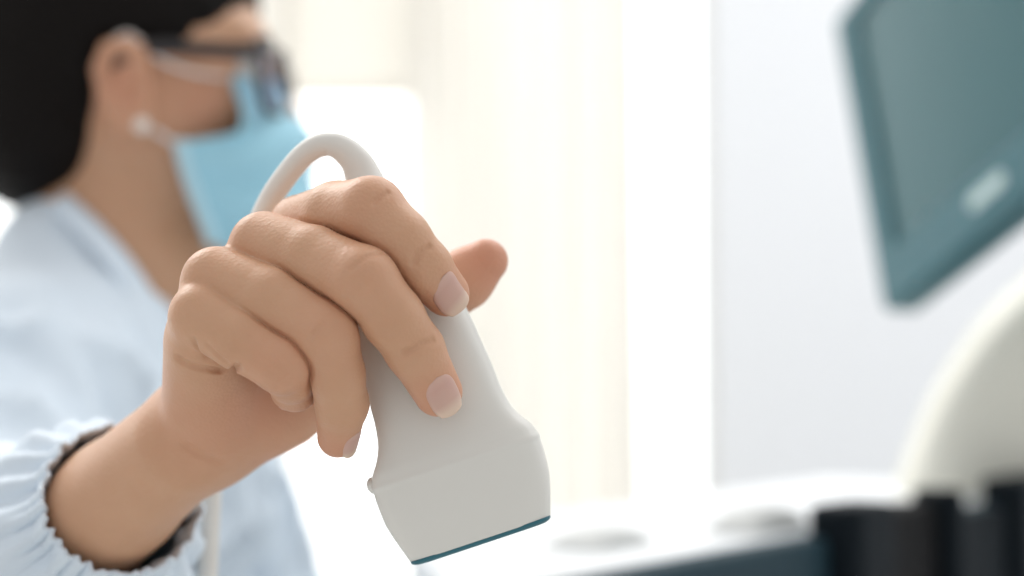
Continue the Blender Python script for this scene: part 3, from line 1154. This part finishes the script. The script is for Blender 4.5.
# monitor arm
arm_path = [cp(945, 545, 1330), cp(968, 490, 1330), cp(998, 425, 1325), cp(1042, 365, 1310), cp(1090, 315, 1290), cp(1140, 265, 1270)]
mb = P1 + E1 * MW_ / 2 + E2 * MH_ / 2 - EN * 66
arm_path += [mb - EN * 70 + [0, -60, 0], mb - EN * 22, mb - EN * 3]
ap = catmull(arm_path, 8)
rr = np.interp(np.arange(len(ap)), [0, 10, 24, 40, len(ap) - 1], [58, 62, 66, 56, 30])
v, f = tube_vf(ap, rr, section=roundrect(0, 0, .55, 1.0, .35, 5))
obj('monitor_arm', w(np.array(v)), f, M['cream'], console)

# ================================================================== STOOL (under her)
st_c = w([-300, -625, 950])
stool = empty('stool', (st_c[0], st_c[1], 0), 'round grey padded stool that the seated person sits on', 'stool')
seat_z = w([-300, -664, 950])[2]
def lathe(cx, cy, prof, n=40):
    V, F = [], []
    for r, z in prof:
        for j in range(n):
            t = 2 * math.pi * j / n
            V.append(np.array([cx + r * math.cos(t), cy + r * math.sin(t), z]))
    for i in range(len(prof) - 1):
        for j in range(n):
            k = (j + 1) % n
            F.append((i * n + j, i * n + k, (i + 1) * n + k, (i + 1) * n + j))
    F.append(tuple(range(n))); F.append(tuple((len(prof) - 1) * n + j for j in range(n)))
    return V, F
v, f = lathe(st_c[0], st_c[1], [(.16, seat_z - .07), (.18, seat_z - .06), (.185, seat_z - .03), (.17, seat_z - .008), (.13, seat_z)])
obj('seat', v, f, M['stool'], stool)
v, f = lathe(st_c[0], st_c[1], [(.028, .08), (.028, .25), (.02, .25), (.02, seat_z - .065)])
obj('column', v, f, M['chrome'], stool, smooth=False)
for i in range(5):
    t = 2 * math.pi * i / 5
    e = np.array([math.cos(t), math.sin(t), 0])
    c = np.array([st_c[0], st_c[1], 0])
    v, f = tube_vf([c + [0, 0, .10], c + e * .15 + [0, 0, .085], c + e * .26 + [0, 0, .055]], [.02, .017, .014], 10)
    lg = obj('leg', v, f, M['chrome'], stool)
    sd = np.array([-e[1], e[0], 0])
    v, f = tube_vf([c + e * .26 - sd * .014 + [0, 0, .0265], c + e * .26 + sd * .014 + [0, 0, .0265]], .026, 16)
    obj('castor', v, f, M['black'], lg, smooth=False)

# ================================================================== ROOM
def struct(name, parts, m, smooth=False, parent=None):
    v, f = merge(*parts)
    o = obj(name, v, f, m, parent, smooth=smooth)
    if parent is None: o['kind'] = 'structure'
    return o


WY = 3.25
wx = lambda px: (px - 512) / FPX * (WY / FWD[1])
XR = 0.466
XL = -1.75
ZT, ZB = 2.45, 0.12
struct('floor', [box_vf((0.2, 1.4, -.03), 5.0, 4.2, .06)], M['floor'])
struct('wall_back', [box_vf(((XR + 2.7) / 2, WY + .06, 1.4), 2.7 - XR, .12, 2.8),
                     box_vf(((XL - 2.3) / 2, WY + .06, 1.4), abs(-2.3 - XL), .12, 2.8),
                     box_vf(((XL + XR) / 2, WY + .06, (ZT + 2.8) / 2), XR - XL, .12, 2.8 - ZT),
                     box_vf(((XL + XR) / 2, WY + .06, ZB / 2), XR - XL, .12, ZB)], M['wall'])
struct('wall_right', [box_vf((2.66, 1.4, 1.4), .12, 3.8, 2.8)], M['wall'])
struct('baseboard_back', [box_vf(((XR + 2.6) / 2, WY - .009, .051), 2.6 - XR, .016, .10)], M['frame_white'])
win = empty('window_1', ((XL + XR) / 2, WY + .06, ZB), 'tall bright window behind the curtain and the seated person', 'window')
win['kind'] = 'structure'
bars = [box_vf((XL + .02, WY + .07, (ZT + ZB) / 2), .04, .05, ZT - ZB), box_vf((XR - .012, WY + .09, (ZT + ZB) / 2), .024, .05, ZT - ZB),
        box_vf(((XL + XR) / 2, WY + .07, ZT - .02), XR - XL, .05, .04), box_vf(((XL + XR) / 2, WY + .07, ZB + .02), XR - XL, .05, .04)]
v, f = merge(*bars); obj('window_frame', v, f, M['frame_white'], win, smooth=False)
v, f = box_vf((-.95, WY + .07, (ZT + ZB) / 2), .05, .05, ZT - ZB - .06); obj('mullion', v, f, M['frame_white'], win, smooth=False)
for x0, x1 in ((XL + .04, -.97), (-.93, XR - .03)):
    v, f = box_vf(((x0 + x1) / 2, WY + .07, (ZT + ZB) / 2), x1 - x0, .006, ZT - ZB - .08)
    obj('pane', v, f, M['pane'], win, smooth=False)


def cloth_sheet(x0, x1, z0, z1, y, waves, amp, seed, nx=160, nz=24):
    r = np.random.RandomState(seed)
    p1, p2 = r.rand(2) * 6.28
    V, F = [], []
    for j in range(nz):
        for i in range(nx):
            s = i / (nx - 1); t = j / (nz - 1)
            a = amp * (.7 + .5 * (1 - t))
            yy = y + a * math.sin(2 * math.pi * waves * s + p1 + .8 * math.sin(5 * s + p2)) + .35 * a * math.sin(2 * math.pi * waves * 2.3 * s + p2 + .6 * t)
            V.append((x0 + (x1 - x0) * s + .01 * math.sin(9 * s + 2 * t), yy, z0 + (z1 - z0) * t))
    for j in range(nz - 1):
        for i in range(nx - 1):
            a = j * nx + i
            F.append((a, a + 1, a + nx + 1, a + nx))
    return V, F


def curtain(x0, x1, z0, z1, waves, seed, label):
    v, f = cloth_sheet(x0, x1, z0, z1, WY - .14, waves, .022, seed)
    o = obj('curtain', v, f, M['curtain'], origin=((x0 + x1) / 2, WY - .14, z0))
    o['label'] = label; o['category'] = 'curtain'; o['group'] = 'sheer window curtains'
    s = o.modifiers.new('cloth', 'SOLIDIFY'); s.thickness = .001
    return o


curtain(wx(408), wx(636), .03, 2.56, 7, 3, 'cream sheer curtain hanging in folds between the bright pane and the white wall')
curtain(wx(205), wx(306), .03, 2.56, 3, 8, 'narrow cream sheer curtain hanging behind the glasses of the masked person')
v, f = tube_vf([(XL - .05, WY - .14, 2.58), (XR + .05, WY - .14, 2.58)], .014, 14)
rod = obj('curtain_rod', v, f, M['frame_white'], origin=((XL + XR) / 2, WY - .14, 2.58))
rod['label'] = 'white curtain rod above the window, over the cream sheer curtains'; rod['category'] = 'curtain rod'
zb = w(cp(350, 94, WY / FWD[1] * 1000))[2]
bl = empty('roller_blind', (wx(360), WY - .03, ZT), 'cream roller blind half lowered in the window beside the person\'s glasses', 'blind')
v, f = box_vf((wx(352), WY - .03, (zb + 2.45) / 2), wx(420) - wx(285), .002, 2.45 - zb); obj('blind_fabric', v, f, M['blind'], bl, smooth=False)
v, f = box_vf((wx(352), WY - .03, zb), wx(420) - wx(285), .012, .02); obj('bottom_bar', v, f, M['blind'], bl, smooth=False)
v, f = tube_vf([(wx(284), WY - .03, 2.45), (wx(421), WY - .03, 2.45)], .025, 16); obj('roller', v, f, M['frame_white'], bl)

# ================================================================== LIGHT
W = bpy.data.worlds.new('World'); SC.world = W; W.use_nodes = True
nt = W.node_tree
bg = nt.nodes['Background']
tc = nt.nodes.new('ShaderNodeTexCoord')
sx = nt.nodes.new('ShaderNodeSeparateXYZ'); nt.links.new(tc.outputs['Generated'], sx.inputs[0])
mr = nt.nodes.new('ShaderNodeMapRange'); mr.interpolation_type = 'SMOOTHSTEP'
mr.inputs['From Min'].default_value = 0.0; mr.inputs['From Max'].default_value = 0.75
mr.inputs['To Min'].default_value = 0.68; mr.inputs['To Max'].default_value = 2.3
nt.links.new(sx.outputs['Y'], mr.inputs['Value'])
mz = nt.nodes.new('ShaderNodeMapRange'); mz.interpolation_type = 'SMOOTHSTEP'
mz.inputs['From Min'].default_value = -0.7; mz.inputs['From Max'].default_value = 0.9
mz.inputs['To Min'].default_value = 0.75; mz.inputs['To Max'].default_value = 1.2
nt.links.new(sx.outputs['Z'], mz.inputs['Value'])
mu = nt.nodes.new('ShaderNodeMath'); mu.operation = 'MULTIPLY'
nt.links.new(mr.outputs[0], mu.inputs[0]); nt.links.new(mz.outputs[0], mu.inputs[1])
nt.links.new(mu.outputs[0], bg.inputs['Strength'])
bg.inputs['Color'].default_value = (1.0, 0.995, 0.985, 1)

lamp = bpy.data.lights.new('wall_fill_light', 'AREA'); lamp.shape = 'RECTANGLE'; lamp.size = 1.6; lamp.size_y = .6; lamp.energy = 25; lamp.color = (1, 1, 1)  # unseen fill light, added to brighten the back wall
lo_ = bpy.data.objects.new('wall_fill_light', lamp); COL.objects.link(lo_); lo_.location = (1.0, 1.2, 2.75); lo_.rotation_euler = (math.radians(48), 0, 0)
sun = bpy.data.lights.new('sun', 'SUN'); sun.energy = 1.2; sun.angle = math.radians(25); sun.color = (1, .97, .92)
so_ = bpy.data.objects.new('sun', sun); COL.objects.link(so_)
so_.rotation_euler = Vector((0.55, -0.62, -0.75)).to_track_quat('-Z', 'Y').to_euler()

# ================================================================== CAMERA
cam = bpy.data.cameras.new('camera'); cam.lens = 50; cam.sensor_width = 36
cam.clip_start = .02
cam.dof.use_dof = True; cam.dof.focus_distance = .397; cam.dof.aperture_fstop = 4.5
co = bpy.data.objects.new('camera', cam); COL.objects.link(co)
co.location = CAM
co.rotation_euler = (math.pi / 2 + PITCH, 0, 0)
SC.camera = co

SC.view_settings.view_transform = 'Standard'
SC.view_settings.look = 'None'
SC.view_settings.gamma = 1
SC.view_settings.exposure = 0.0
SC.view_settings.use_curve_mapping = False
SC.cycles.use_denoising = True
SC.cycles.transparent_max_bounces = 16
